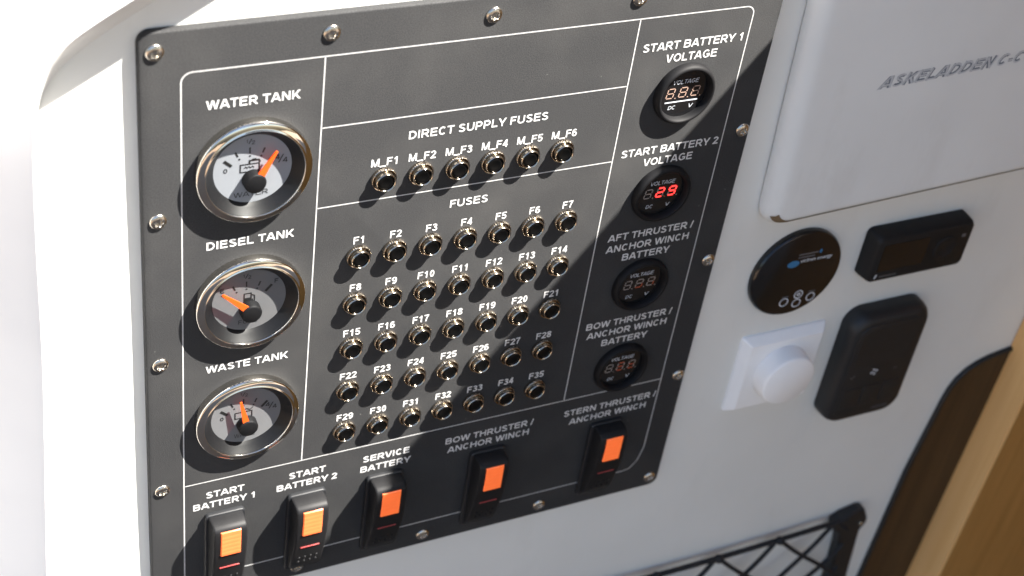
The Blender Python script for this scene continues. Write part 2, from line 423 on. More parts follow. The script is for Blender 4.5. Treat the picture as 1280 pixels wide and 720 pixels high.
# ================================================================== the setting
# outer moulding round the recess, 21 mm proud, with a bevelled lip
outer = [(-190, -900), (-170, -420), (-161.3, -164.6), (-154.7, -23.9), (-153.0, 48.9), (-151.6, 89.8), (-150.3, 106), (-149.0, 116), (-146.9, 125.0),
         (-144.3, 131.8), (-140.6, 137.7), (-134.2, 144.2), (-123.8, 151.3), (-111.1, 158.9), (-60, 188.5), (120, 293), (420, 470)]
inner = [(-186, -900), (-166, -420), (-157.3, -190.0), (-151.2, -43.8), (-149.3, 32.0), (-147.3, 74.6), (-145.6, 92), (-144.2, 99.9), (-142.6, 105.0),
         (-139.9, 110.4), (-136.8, 114.6), (-133.1, 118.8), (-123.4, 126.6), (-111.4, 134.3), (-61, 164.8), (119, 271), (419, 449)]
def refine(pts, n=6):
    out = []
    for i in range(len(pts)-1):
        p0 = Vector(pts[max(i-1, 0)]); p1 = Vector(pts[i]); p2 = Vector(pts[i+1]); p3 = Vector(pts[min(i+2, len(pts)-1)])
        d = (p2-p1).length; m1 = (p2-p0); m2 = (p3-p1)
        m1 = m1.normalized()*d if m1.length else m1; m2 = m2.normalized()*d if m2.length else m2
        for k in range(n):
            t = k/n
            h = (2*t**3-3*t**2+1)*p1+(t**3-2*t**2+t)*m1+(-2*t**3+3*t**2)*p2+(t**3-t**2)*m2
            out.append((h.x, h.y))
    out.append(pts[-1]); return out
outer = refine(outer); inner = refine(inner)
bm = bmesh.new()
rows = []
for k, (o_, i_) in enumerate(zip(outer, inner)):
    o = Vector(o_); i = Vector(i_); d = (o-i)
    t = Vector(outer[min(k+1, len(outer)-1)])-Vector(outer[max(k-1, 0)]); nrm = Vector((-t.y, t.x)).normalized()
    far = o+nrm*420
    ht_ = 20.5
    rows.append([bm.verts.new((i.x, i.y, -4.6)), bm.verts.new((i.x+d.x*.5, i.y+d.y*.5, -4.3+(ht_+4.3)*.5)), bm.verts.new((o.x, o.y, ht_)),
                 bm.verts.new((o.x+nrm.x*.5, o.y+nrm.y*.5, ht_+.25)), bm.verts.new((o.x+nrm.x*5, o.y+nrm.y*5, ht_-2.2)),
                 bm.verts.new((o.x+nrm.x*25, o.y+nrm.y*25, ht_-12.3)), bm.verts.new((far.x, far.y, ht_-212))])
for a, b in zip(rows, rows[1:]):
    for k in range(6):
        bm.faces.new((a[k], b[k], b[k+1], a[k+1]))
rim = finish('wall_moulding', bm, M['gelcoat_outer'], smooth=28)
rim['kind'] = 'structure'

# white moulded wall the panel is screwed to
bm = bmesh.new()
nx, ny = 60, 60
def gx(i): return -260+i*(1160/nx)
def gy(j): return -900+j*(1700/ny)
wv = [[bm.verts.new((gx(i), gy(j), -4.0+0.25*math.sin(gx(i)*.021+gy(j)*.013)*math.sin(gy(j)*.017))) for j in range(ny+1)] for i in range(nx+1)]
for i in range(nx):
    for j in range(ny):
        cxm, cym = gx(i+.5), gy(j+.5)
        if cxm < -100 and cym < 130 and cxm < -185: continue
        if cym > 185+.58*(cxm+60) and cym > 150: continue
        if cxm < -150 and cym > 140: continue
        bm.faces.new((wv[i][j], wv[i+1][j], wv[i+1][j+1], wv[i][j+1]))
wall = finish('cabin_wall', bm, M['gelcoat'], smooth=60)
wall['kind'] = 'structure'

# hardtop over the cabin; its edge throws the big diagonal shadow
bm = bmesh.new()
E0 = 400.0; YT = 330.0
top_pts = [(360, -5), (360, 86), (E0-.33*89, 89), (E0-.33*330, 330), (1500, 330), (1500, -5)]
lo = [bm.verts.new((x, YT, z)) for x, z in top_pts]; hi = [bm.verts.new((x+(60 if x < 1000 else 0), YT+30, z)) for x, z in top_pts]
bm.faces.new(lo); bm.faces.new(hi[::-1])
for i in range(5): bm.faces.new((lo[i], hi[i], hi[(i+1) % 5], lo[(i+1) % 5]))
bmesh.ops.recalc_face_normals(bm, faces=bm.faces)
ht = finish('ceiling', bm, M['gelcoat_outer'], smooth=None)
ht['kind'] = 'structure'

# unseen wall added far right to darken the right-hand side
bm = bmesh.new()
q = [(690, -900), (690, 329), (730, 329), (730, -900)]
loft(bm, [(q[::-1], -3), (q[::-1], 700)], base=True)
bmesh.ops.recalc_face_normals(bm, faces=bm.faces)
sd = finish('added_shade_wall', bm, M['oak'], smooth=None)
sd['kind'] = 'structure'

# unseen slab above and behind the camera, added to cut sky light
bm = bmesh.new()
slab(bm, 150, 750, 3800, 5000, 150, 0, 60, bev=20)
for v in bm.verts: v.co = (v.co.x, 1400+v.co.z, v.co.y)
bmesh.ops.recalc_face_normals(bm, faces=bm.faces)
rf = finish('sky_blocker', bm, M['sky_blocker_grey'], smooth=None)
rf['kind'] = 'structure'

# unseen cockpit sole, added for warm bounce and brown reflections
bm = bmesh.new()
for q in [[(-6000, -1000, -300), (6000, -1000, -300), (6000, -1000, 6000), (-6000, -1000, 6000)]]:
    bm.faces.new([bm.verts.new(p) for p in q])
dk = finish('bounce_deck', bm, M['teak'], smooth=None)
dk['kind'] = 'structure'

# ================================================================== the instrument panel
panel = empty('instrument_panel', (60, -52.5, -4))
tag(panel, 'dark grey switch panel with three chrome gauges, rows of black fuses and orange rocker switches', 'control panel')
PX, PY, PZ = 60, -52.5, -4
def on(x, y, z=0): return (x-PX, y-PY, z-PZ)

bm = bmesh.new()
slab(bm, -103.5, -237.2, 223.0, 132.4, 6, -4, 0, bev=0.9, steps=4)
finish('plate', bm, M['plate'], panel, on(0, 0))

# printed rules
def rule(name, pts, t=0.62, z=0.10, closed=False):
    bm = bmesh.new(); strip(bm, pts, t, z, closed)
    return finish(name, bm, M['rule'], panel, on(0, 0), smooth=None)
fr = []
fr += arc(201.5, 106.7, 4.7, 4.7, 0, 90, 8)+arc(-80.2, 106.2, 5.2, 5.2, 90, 180, 8)+arc(-80.2, -211.8, 5.2, 5.2, 180, 270, 8)+[(194.5, -217), (199, -216), (203.5, -210), (206.2, -199)]
rule('border_line', fr, closed=True)
rule('divider_line', [(-84.9, -141.45), (205.7, -141.45)], z=0.12)
rule('divider_line', [(-20.6, 110.9), (-20.6, -140.9)], z=0.12)
rule('divider_line', [(140.1, 110.9), (140.1, -140.9)], z=0.12)
rule('divider_line', [(-20.1, 73.5), (139.6, 73.5)], z=0.12)
rule('divider_line', [(-20.1, 28.0), (139.6, 28.0)], z=0.12)

def caption(lines, name='caption', cap=4.6):
    bm = bmesh.new()
    for body, cx, y, w in lines: write(bm, body, cx, y, w, cap)
    o = finish(name, bm, M['print'], panel, on(0, 0), smooth=None)
    o['label'] = 'white printed caption reading '+' '.join(l[0] for l in lines)
    return o
caption([('WATER TANK', -52.8, 91.3, 42.7)])
caption([('DIESEL TANK', -52.7, 13.7, 42.6)])
caption([('WASTE TANK', -52.6, -63.9, 42.3)])
caption([('DIRECT SUPPLY FUSES', 60.5, 60.4, 74.0)])
caption([('FUSES', 60.1, 15.4, 20.8)])
caption([('START BATTERY 1', 174.3, 92.0, 59.0), ('VOLTAGE', 174.6, 84.5, 29.7)])
caption([('START BATTERY 2', 174.3, 29.1, 59.0), ('VOLTAGE', 174.6, 21.7, 29.7)])
caption([('AFT THRUSTER /', 174.4, -26.3, 53.3), ('ANCHOR WINCH', 174.0, -34.0, 52.2), ('BATTERY', 174.0, -41.2, 30.0)])
caption([('BOW THRUSTER /', 173.2, -88.8, 56.0), ('ANCHOR WINCH', 173.2, -96.0, 52.2), ('BATTERY', 172.6, -103.4, 30.0)])
caption([('STERN THRUSTER /', 173.4, -155.4, 62.5), ('ANCHOR WINCH', 173.2, -163.0, 52.2)])
caption([('BOW THRUSTER /', 93.8, -155.4, 55.8), ('ANCHOR WINCH', 94.1, -162.8, 51.8)])
caption([('SERVICE', 29.7, -154.6, 28.0), ('BATTERY', 29.7, -162.4, 30.1)])
caption([('START', -16.9, -154.2, 20.9), ('BATTERY 2', -16.7, -161.9, 34.8)])
caption([('START', -63.1, -154.3, 20.9), ('BATTERY 1', -63.2, -161.9, 34.8)])

# screws
def screw_mesh():
    bm = bmesh.new(); seg = 48
    radii = [4.1, 4.1, 3.9, 3.5, 3.0, 2.5, 2.2, 1.95, 1.7, 1.4, 1.1, 0.7]
    zs = [0.0, 0.35, 0.65, 1.0, 1.2, 1.32, 1.38]
    rings = []
    for k, r in enumerate(radii):
        ring = []
        for i in range(seg):
            a = 2*math.pi*i/seg
            star = 1.75+0.42*math.cos(6*a)
            z = zs[k] if k < len(zs) else 1.38
            if k >= 6 and r < star: z = 1.38-1.1*min(1, (star-r)/0.30)
            ring.append(bm.verts.new((r*math.cos(a), r*math.sin(a), z)))
        rings.append(ring)
    for a, b in zip(rings, rings[1:]):
        for i in range(seg):
            j = (i+1) % seg; bm.faces.new((a[i], a[j], b[j], b[i]))
    bm.faces.new(rings[-1])
    return bm
SCR = [(-96.4, 122.9), (-18.2, 122.9), (60.2, 122.9), (137.4, 122.9), (217.8, 122.9), (218.2, 35.4), (218.0, -53), (218.0, -141.6), (216.4, -229.2),
       (137.2, -229.0), (59.1, -228.8), (-19.6, -228.9), (-96.8, -140.8), (-96.5, -52.4), (-96.3, 34.9)]
s0 = None
for x, y in SCR:
    if s0 is None:
        s0 = finish('screw', screw_mesh(), M['steel'], panel, on(x, y), smooth=40); s = s0
    else:
        s = copy_tree(s0, panel, on(x, y))
    s.rotation_euler = (0, random.uniform(0, 1.0), 0)

# gauges
def marks(bm, kind):
    z = 0.72
    def seg(a, b, t): strip(bm, [a, b], t, z)
    seg((-13.6, 6.2), (-10.0, 2.9), 1.5)
    seg((-8.4, 10.3), (-7.1, 7.6), .8); seg((-6.6, 6.6), (-6.2, 5.8), .8)
    seg((-1.6, 12.0), (-1.55, 8.7), .7); seg((-1.5, 7.7), (-1.5, 6.9), .8)
    seg((5.4, 10.8), (4.4, 8.2), .8); seg((4.0, 7.1), (3.6, 6.2), .8)
    seg((8.0, 4.0), (11.2, 7.6), 1.4)
    write(bm, '1', -2.9, 14.6, 0.9, 1.9, z, .16); write(bm, '/', -1.5, 14.0, 1.2, 2.6, z, .12); write(bm, '2', -.1, 13.5, 1.5, 2.0, z, .16)
    if kind == 'diesel':
        write(bm, 'E', -13.6, 7.4, 2.0, 2.6, z, .17); write(bm, 'F', 13.4, 8.2, 2.0, 2.6, z, .17)
        strip(bm, [(-2.6, -1.4), (.9, -1.4), (.9, 4.4), (-2.6, 4.4)], .55, z, True)
        strip(bm, [(-2.5, .2), (.8, .2)], 3.0, z+.01)
        strip(bm, [(.9, 3.6), (2.6, 2.6), (2.6, -.6), (1.6, -.6), (1.6, .8)], .5, z+.02)
        write(bm, 'FUEL', -.6, -14.4, 9.5, 2.6, z, .14)
    else:
        write(bm, '0', -12.9, -.4, 2.1, 2.4, z, .17)
        write(bm, '4', 11.4, 3.3, 2.3, 2.8, z, .15); write(bm, '/', 13.2, 1.6, 1.8, 4.2, z, .10); write(bm, '4', 15.2, 1.2, 2.3, 2.8, z, .15)
        strip(bm, [(-5.9, -1.2), (3.0, -1.2), (3.0, 2.9), (-5.9, 2.9)], .6, z, True)
        if kind == 'water':
            strip(bm, [(-4.2, .8), (-3.4, 1.6), (-2.6, .8), (-1.8, 1.6), (-1.0, .8), (-.2, 1.6), (.6, .8)], .45, z+.02)
            strip(bm, [(-1.6, 3.2), (-1.6, 4.8), (2.8, 4.8), (3.4, 3.4)], .8, z+.02); strip(bm, [(-.4, 5.4), (1.6, 5.4)], .7, z+.02)
        else:
            strip(bm, [(-1.4, -1.2), (-1.4, 2.9)], .5, z+.02); strip(bm, [(-1.4, 3.4), (0, 5.0), (2.0, 3.8), (3.6, 5.4)], .5, z+.02)
        write(bm, 'WATER' if kind == 'water' else 'WASTE', -.6, -14.9, 16.2 if kind == 'water' else 11, 2.7, z, .12)

def gauge(kind, y, face, base, tip, label):
    c = (-52.7, y)
    bm = bmesh.new()
    lathe(bm, [(27.4, 0), (27.5, 0.8), (27.5, 3.4), (27.4, 4.2), (27.15, 4.75), (26.7, 5.0), (25.6, 5.35), (24.6, 5.62), (23.9, 5.8), (23.65, 6.05),
               (23.45, 6.05), (23.3, 5.9), (23.2, 5.4)], 96)
    g = finish('gauge', bm, M['chrome'], panel, on(*c), smooth=50)
    g['label'] = label
    bm = bmesh.new(); lathe(bm, [(23.25, 5.45), (22.6, 4.8), (20.4, 2.3), (18.6, 0.72), (18.4, 0.4)], 96)
    finish('well', bm, M['well'], g, smooth=60)
    bm = bmesh.new(); lathe(bm, [(18.5, 0.6), (0, 0.6)], 96)
    finish('dial', bm, face, g, smooth=None)
    bm = bmesh.new(); marks(bm, kind)
    finish('scale', bm, M['ink'], g, smooth=None)
    bm = bmesh.new()
    b = Vector(base); t = Vector(tip); d = (t-b).normalized(); n = Vector((-d.y, d.x))
    pts = [b-n*1.75, b-n*1.75+d*1.0, t-n*.55, t+n*.55, b+n*1.75+d*1.0, b+n*1.75]
    loft(bm, [([(p.x, p.y) for p in pts], 4.0), ([(p.x, p.y) for p in pts], 4.7)], base=True)
    finish('needle', bm, M['needle'], g, smooth=None)
    bm = bmesh.new(); lathe(bm, [(5.4, 0.6), (5.2, 4.6), (4.9, 5.2), (4.4, 5.5), (0, 5.55)], 48, 0.2, -5.7)
    finish('hub', bm, M['black_rim'], g, smooth=40)
    bm = bmesh.new(); lathe(bm, [(23.25, 5.55), (16, 5.75), (8, 5.9), (0, 5.95)], 96)
    finish('glass', bm, M['glass'], g, smooth=80)
    return g
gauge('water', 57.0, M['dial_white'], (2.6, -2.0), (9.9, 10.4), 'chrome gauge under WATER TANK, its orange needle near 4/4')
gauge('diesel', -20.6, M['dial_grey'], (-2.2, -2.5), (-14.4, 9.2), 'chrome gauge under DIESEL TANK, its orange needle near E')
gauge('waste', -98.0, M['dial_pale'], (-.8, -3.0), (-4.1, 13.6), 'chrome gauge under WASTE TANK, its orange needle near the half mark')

# fuses
def make_fuse():
    bm = bmesh.new()
    lathe(bm, [(5.15, 1.3), (5.15, 3.9), (5.0, 4.35), (4.75, 4.5), (4.5, 4.4), (4.3, 4.0), (4.2, 2.6)], 40)
    f = finish('fuse', bm, M['nickel'], panel, on(0, 0), smooth=50)
    bm = bmesh.new()
    lathe(bm, [(6.55, 0), (6.65, 0.3), (6.65, 1.3), (6.45, 1.8), (6.1, 2.0), (5.8, 1.9), (5.5, 1.4), (5.1, 1.2)], 72, knurl=(1, 3, 0.32))
    finish('nut', bm, M['nickel'], f, smooth=25)
    bm = bmesh.new()
    lathe(bm, [(4.22, 2.7), (4.0, 3.5), (3.6, 3.95), (3.0, 4.1), (2.4, 3.95), (1.2, 3.75), (0, 3.7)], 32)
    finish('button', bm, M['button'], f, smooth=50)
    return f
F0 = make_fuse(); first = True
def put_fuse(x, y, text, cap_dx=0):
    global first
    if first: f = F0; f.location = Lc(*on(x, y)); first = False
    else: f = copy_tree(F0, panel, on(x, y))
    f.rotation_euler = (random.uniform(-.03, .03), random.uniform(0, 3), random.uniform(-.03, .03))
    cap = 4.45
    w = (sum(ADV[c] for c in text)-.14)*cap*0.92
    bm = bmesh.new(); write(bm, text, x+cap_dx, y+7.5, w, cap)
    o = finish('fuse_caption', bm, M['print'], panel, on(0, 0), smooth=None)
    o['label'] = 'white printed caption '+text
for i in range(5):
    for j in range(7):
        put_fuse(2.6+19.25*j, -5.0-30.0*i, 'F%d' % (i*7+j+1))
for j in range(6):
    put_fuse(12.5+19.2*j, 39.8+.12*j, 'M_F%d' % (j+1))

# voltmeters
SEG = {'a': ((-.5, 1), (.5, 1)), 'b': ((.5, 1), (.5, 0)), 'c': ((.5, 0), (.5, -1)), 'd': ((-.5, -1), (.5, -1)), 'e': ((-.5, 0), (-.5, -1)), 'f': ((-.5, 1), (-.5, 0)), 'g': ((-.5, 0), (.5, 0))}
def volt(y, lit, dim, ghost, bar, label):
    bm = bmesh.new()
    lathe(bm, [(17.5, 0), (17.5, 1.6), (17.3, 2.8), (16.8, 3.8), (16.0, 4.4), (15.3, 4.4), (14.8, 4.0), (14.3, 2.0), (14.1, 0.6), (0, 0.6)], 80)
    v = finish('voltmeter', bm, M['black_rim'], panel, on(174.3, y), smooth=40)
    v['label'] = label
    bm = bmesh.new(); lathe(bm, [(14.0, 0.7), (0, 0.7)], 64)
    finish('display', bm, M['black_gloss'], v, smooth=None)
    bm = bmesh.new()
    write(bm, 'VOLTAGE', -.2, 5.7, 15, 2.4, 0.85, .13, .2); write(bm, 'DC', -5.6, -9.2, 4.2, 2.2, 0.85, .13, .2); write(bm, 'V', 5.6, -9.3, 2.2, 2.2, 0.85, .13, .2)
    if bar: strip(bm, [(-10.2, -4.8), (9.4, -4.8)], .75, .85)
    finish('lettering', bm, M['smallprint'], v, smooth=None)
    groups = {'lit': bmesh.new(), 'dim': bmesh.new(), 'ghost': bmesh.new()}; used = set()
    for k, cx in enumerate((-7.8, -.4, 7.0)):
        for s, (a, b) in SEG.items():
            key = 'lit' if s in lit[k] else 'dim' if s in dim[k] else 'ghost'
            used.add(key)
            w2, h2 = 4.0, 2.75
            pa = Vector((a[0]*w2, a[1]*h2)); pb = Vector((b[0]*w2, b[1]*h2)); d = (pb-pa).normalized()*.36
            pa += d; pb -= d
            P = [(cx+p.x+.18*p.y, .5+p.y) for p in (pa, pb)]
            strip(groups[key], P, .85 if key == 'lit' else .55, .86 if key == 'lit' else .85)
        strip(groups['dim' if k == 1 and lit[1] else 'ghost'], [(cx+2.9, -2.6), (cx+3.5, -2.6)], .6, .86)
    used.add('ghost')
    if lit[1]: used.add('dim')
    for key in groups:
        if key in used:
            finish('digits', groups[key], {'lit': M['led_red'], 'dim': M['led_dim'], 'ghost': ghost}[key], v, smooth=None)
        else: groups[key].free()
NO = ('', '', '')
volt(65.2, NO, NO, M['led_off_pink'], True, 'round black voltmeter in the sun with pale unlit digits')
volt(2.4, ('', 'abged', 'abfgcd'), NO, M['led_off'], False, 'round black voltmeter with lit red digits')
volt(-60.3, NO, ('', 'cd', 'c'), M['led_off'], False, 'round black voltmeter under AFT THRUSTER caption, digits dark')
volt(-122.9, NO, ('', 'adg', 'dg'), M['led_off'], False, 'round black voltmeter under BOW THRUSTER caption, digits dim orange')

# rocker switches
def make_switch():
    bm = bmesh.new()
    slab(bm, -11.2, -59.5, 11.2, 1.5, 2.5, 0, 2.6, bev=0.8)
    s = finish('rocker_switch', bm, M['black_matt'], panel, on(0, 0), smooth=40)
    prof = [(0.6, 2.0), (0.9, 6.0), (0.7, 9.5), (0.0, 11.6), (-1.3, 12.7), (-3.0, 13.1), (-10, 13.3), (-20, 12.9), (-28, 11.9), (-36, 10.4), (-44, 8.6), (-50, 7.0), (-54.0, 5.6), (-56.0, 4.3), (-57.0, 2.0)]
    bm = bmesh.new(); lay = []
    for x, k in ((-9.4, 1.0), (-9.2, .5), (-8.6, .12), (-8.0, 0), (8.0, 0), (8.6, .12), (9.2, .5), (9.4, 1.0)):
        lay.append([bm.verts.new((x, y-(k*.9 if y > -3 else 0)+(k*.9 if y < -53 else 0), max(1.5, z-k*1.1))) for y, z in prof])
    for a, b in zip(lay, lay[1:]):
        for i in range(len(prof)-1):
            bm.faces.new((a[i], a[i+1], b[i+1], b[i]))
    bm.faces.new(lay[0][::-1]); bm.faces.new(lay[-1])
    for iy in range(2):
        for ix in range(4):
            bmesh.ops.create_uvsphere(bm, u_segments=8, v_segments=5, radius=.75, matrix=Matrix.Translation((-5.1+3.4*ix, -43.5-4.6*iy, 8.6-1.1*iy)))
    finish('rocker', bm, M['black'], s, smooth=35)
    bm = bmesh.new()                       # ribbed orange lens
    lay = []
    nb = 6; y0, y1 = -2.2, -20.6
    ys = []
    for k in range(nb):
        a = y0+(y1-y0)*k/nb; b = y0+(y1-y0)*(k+1)/nb
        ys += [(a, 13.75), (b+.5, 13.75)] + ([(b+.25, 13.715)] if k < nb-1 else [])
    ys = [(y0+.35, 13.0)]+ys+[(y1+.3, 13.7), (y1, 12.6)]
    for x, dz, iy in ((-5.7, -.9, .4), (-5.5, -.25, .1), (-5.1, 0, 0), (5.1, 0, 0), (5.5, -.25, .1), (5.7, -.9, .4)):
        lay.append([bm.verts.new((x, y, z+dz-.0007*(y+8)**2)) for y, z in ys])
    for a, b in zip(lay, lay[1:]):
        for i in range(len(ys)-1):
            bm.faces.new((a[i], a[i+1], b[i+1], b[i]))
    bm.faces.new(lay[0][::-1]); bm.faces.new(lay[-1])
    finish('lens', bm, M['orange'], s, smooth=30)
    bm = bmesh.new(); slab(bm, -5.6, -32.8, 5.6, -32.1, .3, 10.4, 11.5, bev=.15)
    finish('indicator_bar', bm, M['redline'], s, smooth=30)
    return s
sw = make_switch()
for k, x in enumerate((-63.4, -16.9, 29.5, 93.8, 173.2)):
    if k == 0: sw.location = Lc(*on(x, -167.5))
    else: copy_tree(sw, panel, on(x, -167.5))

# ================================================================== things to the right of the panel
# locker door, hung slightly out of square
d = empty('locker_door', (246.3, -32.0, -4)); d.rotation_euler = (0, -math.radians(2.4), 0)
tag(d, 'large white locker door with rounded corner and italic silver lettering above the black displays', 'locker door')
bm = bmesh.new()
lay = [(rrect(.6, 2.2, 360, 420, 10, 8), 0.4), (rrect(0, .6, 360, 420, 10, 8), 2.2), (rrect(.1, 0, 359.8, 420, 10, 8), 4.2), (rrect(.7, .2, 359, 419.5, 10, 8), 6.6), (rrect(2.6, .9, 357, 418, 11, 8), 9.0),
       (rrect(5.0, 2.2, 355, 416, 10, 8), 10.8), (rrect(7.6, 4.0, 353, 414, 10, 8), 11.8), (rrect(10.4, 6.4, 351, 412, 9, 8), 12.1)]
loft(bm, lay); finish('door_leaf', bm, M['door'], d, smooth=60)
bm = bmesh.new()                       # brown band following the rounded lower lip
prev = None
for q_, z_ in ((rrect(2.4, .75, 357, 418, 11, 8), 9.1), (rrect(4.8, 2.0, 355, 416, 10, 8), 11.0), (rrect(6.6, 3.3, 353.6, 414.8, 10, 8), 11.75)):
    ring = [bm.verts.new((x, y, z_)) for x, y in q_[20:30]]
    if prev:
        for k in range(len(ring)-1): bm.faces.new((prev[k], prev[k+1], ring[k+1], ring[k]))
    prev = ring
finish('lip_band', bm, M['lip_tan'], d, smooth=60)
bm = bmesh.new(); bm2 = bmesh.new()
for b_, t_, z_ in ((bm, .27, 12.18), (bm2, .145, 12.34)):
    write(b_, 'ASKELADDEN C-C', 0, 84.2, 99, 7.5, z_, t_, .50, 0.4, left=53.0, track=-.11)
lt = finish('lettering', bm, M['letter_dark'], d, smooth=None)
finish('lettering_fill', bm2, M['letter_fill'], lt, smooth=None)

# round battery monitor
r = empty('round_monitor', (286.6, -78.2, -4))
tag(r, 'round glossy black monitor dial with four small rings, mounted on the white wall', 'battery monitor')
bm = bmesh.new(); lathe(bm, [(31.6, 0), (31.7, 2.0), (31.4, 3.4), (30.6, 4.3), (29.6, 4.6), (0, 4.6)], 96)
finish('housing', bm, M['black_gloss'], r, smooth=30)
bm = bmesh.new(); z = 4.75
write(bm, 'victron energy', 0, 9.2, 22.5, 2.5, z, .17, .12, left=-.5)
finish('lettering', bm, M['smallprint'], r, smooth=None)
for cx, cy in ((-4.0, -20.6), (5.6, -16.4), (5.8, -23.2), (15.4, -20.2)):
    bm = bmesh.new(); strip(bm, arc(0, 0, 2.9, 2.9, 0, 345, 23), .75, 0, True)
    if cy == -16.4: strip(bm, arc(0, 0, .9, .9, 0, 330, 11), .8, 0, True)
    finish('button_ring', bm, M['smallprint'], r, (cx, cy, z), smooth=None)
bm = bmesh.new()
bm.faces.new([bm.verts.new((-5.4+4.3*math.cos(a*math.pi/12), 9.0+2.6*math.sin(a*math.pi/12), z)) for a in range(24)])
finish('blue_emblem', bm, M['blueprint'], r, smooth=None)
bm = bmesh.new()
bm.faces.new([bm.verts.new((12.6+.9*math.cos(a*math.pi/8), 15.6+1.6*math.sin(a*math.pi/8), z)) for a in range(16)])
finish('wireless_mark', bm, M['blueprint'], r, smooth=None)
bm = bmesh.new()
for k, (x0, x1) in enumerate(((-3, 11), (-3, 9))):
    strip(bm, [(x0, 15.4-2.2*k), (x1, 15.4-2.2*k)], .9, z)
for cx, cy in ((-4, -16.4), (15.4, -15.8)): strip(bm, [(cx-2.4, cy), (cx+2.4, cy)], .7, z)
finish('small_lines', bm, M['faintprint'], r, smooth=None)

# slim black display
b1 = empty('slim_display', (335, -91, -4))
tag(b1, 'slim horizontal black display unit on the wall under the locker door', 'display')
bm = bmesh.new()
lay = [(rrect(0, 0, 75, 35.5, 4, 6), 0), (rrect(0, 0, 75, 35.5, 4, 6), 4), (rrect(.8, .4, 75, 35, 4, 6), 9.5), (rrect(1.6, .9, 74.4, 33.6, 3.6, 6), 11.6), (rrect(2.6, 2, 73.4, 32.4, 3, 6), 12.2)]
loft(bm, lay); finish('housing', bm, M['black'], b1, smooth=40)
bm = bmesh.new(); slab(bm, 6, 8.5, 41, 29, 1.5, 12.2, 12.45, bev=.1); finish('screen', bm, M['black_gloss'], b1, smooth=None)
bm = bmesh.new(); lathe(bm, [(9.2, 12.15), (9.2, 12.6), (8.6, 13.0), (6.0, 13.0), (5.6, 12.8), (0, 12.8)], 40, 56, 17.5); finish('dial_knob', bm, M['black'], b1, smooth=40)
bm = bmesh.new()
strip(bm, [(6.0, 3.6), (7.0, 6.6)], 1.3, 12.35)
finish('emblem', bm, M['smallprint'], b1, smooth=None)
bm = bmesh.new()
for k in range(7): strip(bm, [(9.6+1.9*k, 4.4), (10.8+1.9*k, 4.4)], 1.3, 12.35)
strip(bm, [(66.5, 25.0), (69.6, 25.0)], 2.6, 12.35)
finish('small_lines', bm, M['faintprint'], b1, smooth=None)

# rounded black remote keypad
b2 = empty('remote_keypad', (339, -211.5, -4))
tag(b2, 'tall rounded black keypad with a pale fan mark, beside the white rotary knob', 'keypad')
bm = bmesh.new()
lay = [(rrect(0, 0, 61.5, 92, 12, 12), 0), (rrect(0, 0, 61.5, 92, 12, 12), 6), (rrect(.4, .3, 61.1, 91.4, 12, 12), 10.0), (rrect(1.5, 1.2, 60, 89.8, 12, 12), 12.6), (rrect(3.0, 2.6, 58.6, 87.6, 11.5, 12), 13.9), (rrect(5, 4.4, 56.8, 85.4, 10.5, 12), 14.2)]
loft(bm, lay); finish('housing', bm, M['black_matt'], b2, smooth=50)
bm = bmesh.new(); slab(bm, 5.2, 4.8, 56.5, 85, 10, 13.6, 14.75, bev=.5); finish('face_plate', bm, M['black_matt'], b2, smooth=35)
bm = bmesh.new(); slab(bm, 8.5, 50, 53, 81, 6, 14.7, 14.9, bev=.1); finish('screen', bm, M['black_matt'], b2, smooth=None)
for k in range(3):
    bm = bmesh.new(); slab(bm, 7.5+16.0*k, 14, 22+16.0*k, 31, 2.5, 14.7, 15.15, bev=.2); finish('key', bm, M['black_matt'], b2, smooth=40)
bm = bmesh.new()
for a in (20, 110, 200, 290):
    c_, s_ = math.cos(math.radians(a)), math.sin(math.radians(a))
    q = [(27.4+u*c_-v*s_, 43.5+u*s_+v*c_) for u, v in ((.4, 0), (2.2, -1.1), (3.2, 0), (2.2, 1.0))]
    bm.faces.new([bm.verts.new((x, y, 15.25)) for x, y in q])
finish('fan_mark', bm, M['smallprint'], b2, smooth=None)
bm = bmesh.new()
strip(bm, [(9.0, 42.4), (10.2, 41.2), (12.0, 44.0)], .7, 15.25)
strip(bm, [(43.4, 42.8), (45.8, 42.8)], .7, 15.25)
for k in range(7): strip(bm, [(37.0+1.9*k, 8.6), (38.3+1.9*k, 8.6)], 1.2, 14.95)
finish('small_lines', bm, M['faintprint'], b2, smooth=None)

# white rotary dimmer
k_ = empty('rotary_dimmer', (294, -156, -4))
tag(k_, 'white round knob on a square slant-edged white plate, left of the black keypad', 'dimmer switch')
bm = bmesh.new()
lay = [(rrect(-31.5, -31, 31, 30.5, 1.6, 5), 0), (rrect(-31.4, -30.9, 30.9, 30.4, 1.6, 5), 1.6), (rrect(-27.2, -26.8, 27.0, 26.6, 1.2, 5), 6.4), (rrect(-26.4, -26.2, 26.3, 26, 1.0, 5), 6.8)]
loft(bm, lay); finish('wall_plate', bm, M['white_plastic'], k_, smooth=25)
bm = bmesh.new(); lathe(bm, [(19.6, 6.9), (19.6, 8.0), (19.0, 17.2), (18.5, 18.4), (17.6, 19.0), (0, 19.3)], 72, -.6, 1.6)
finish('knob', bm, M['white_plastic'], k_, smooth=40)

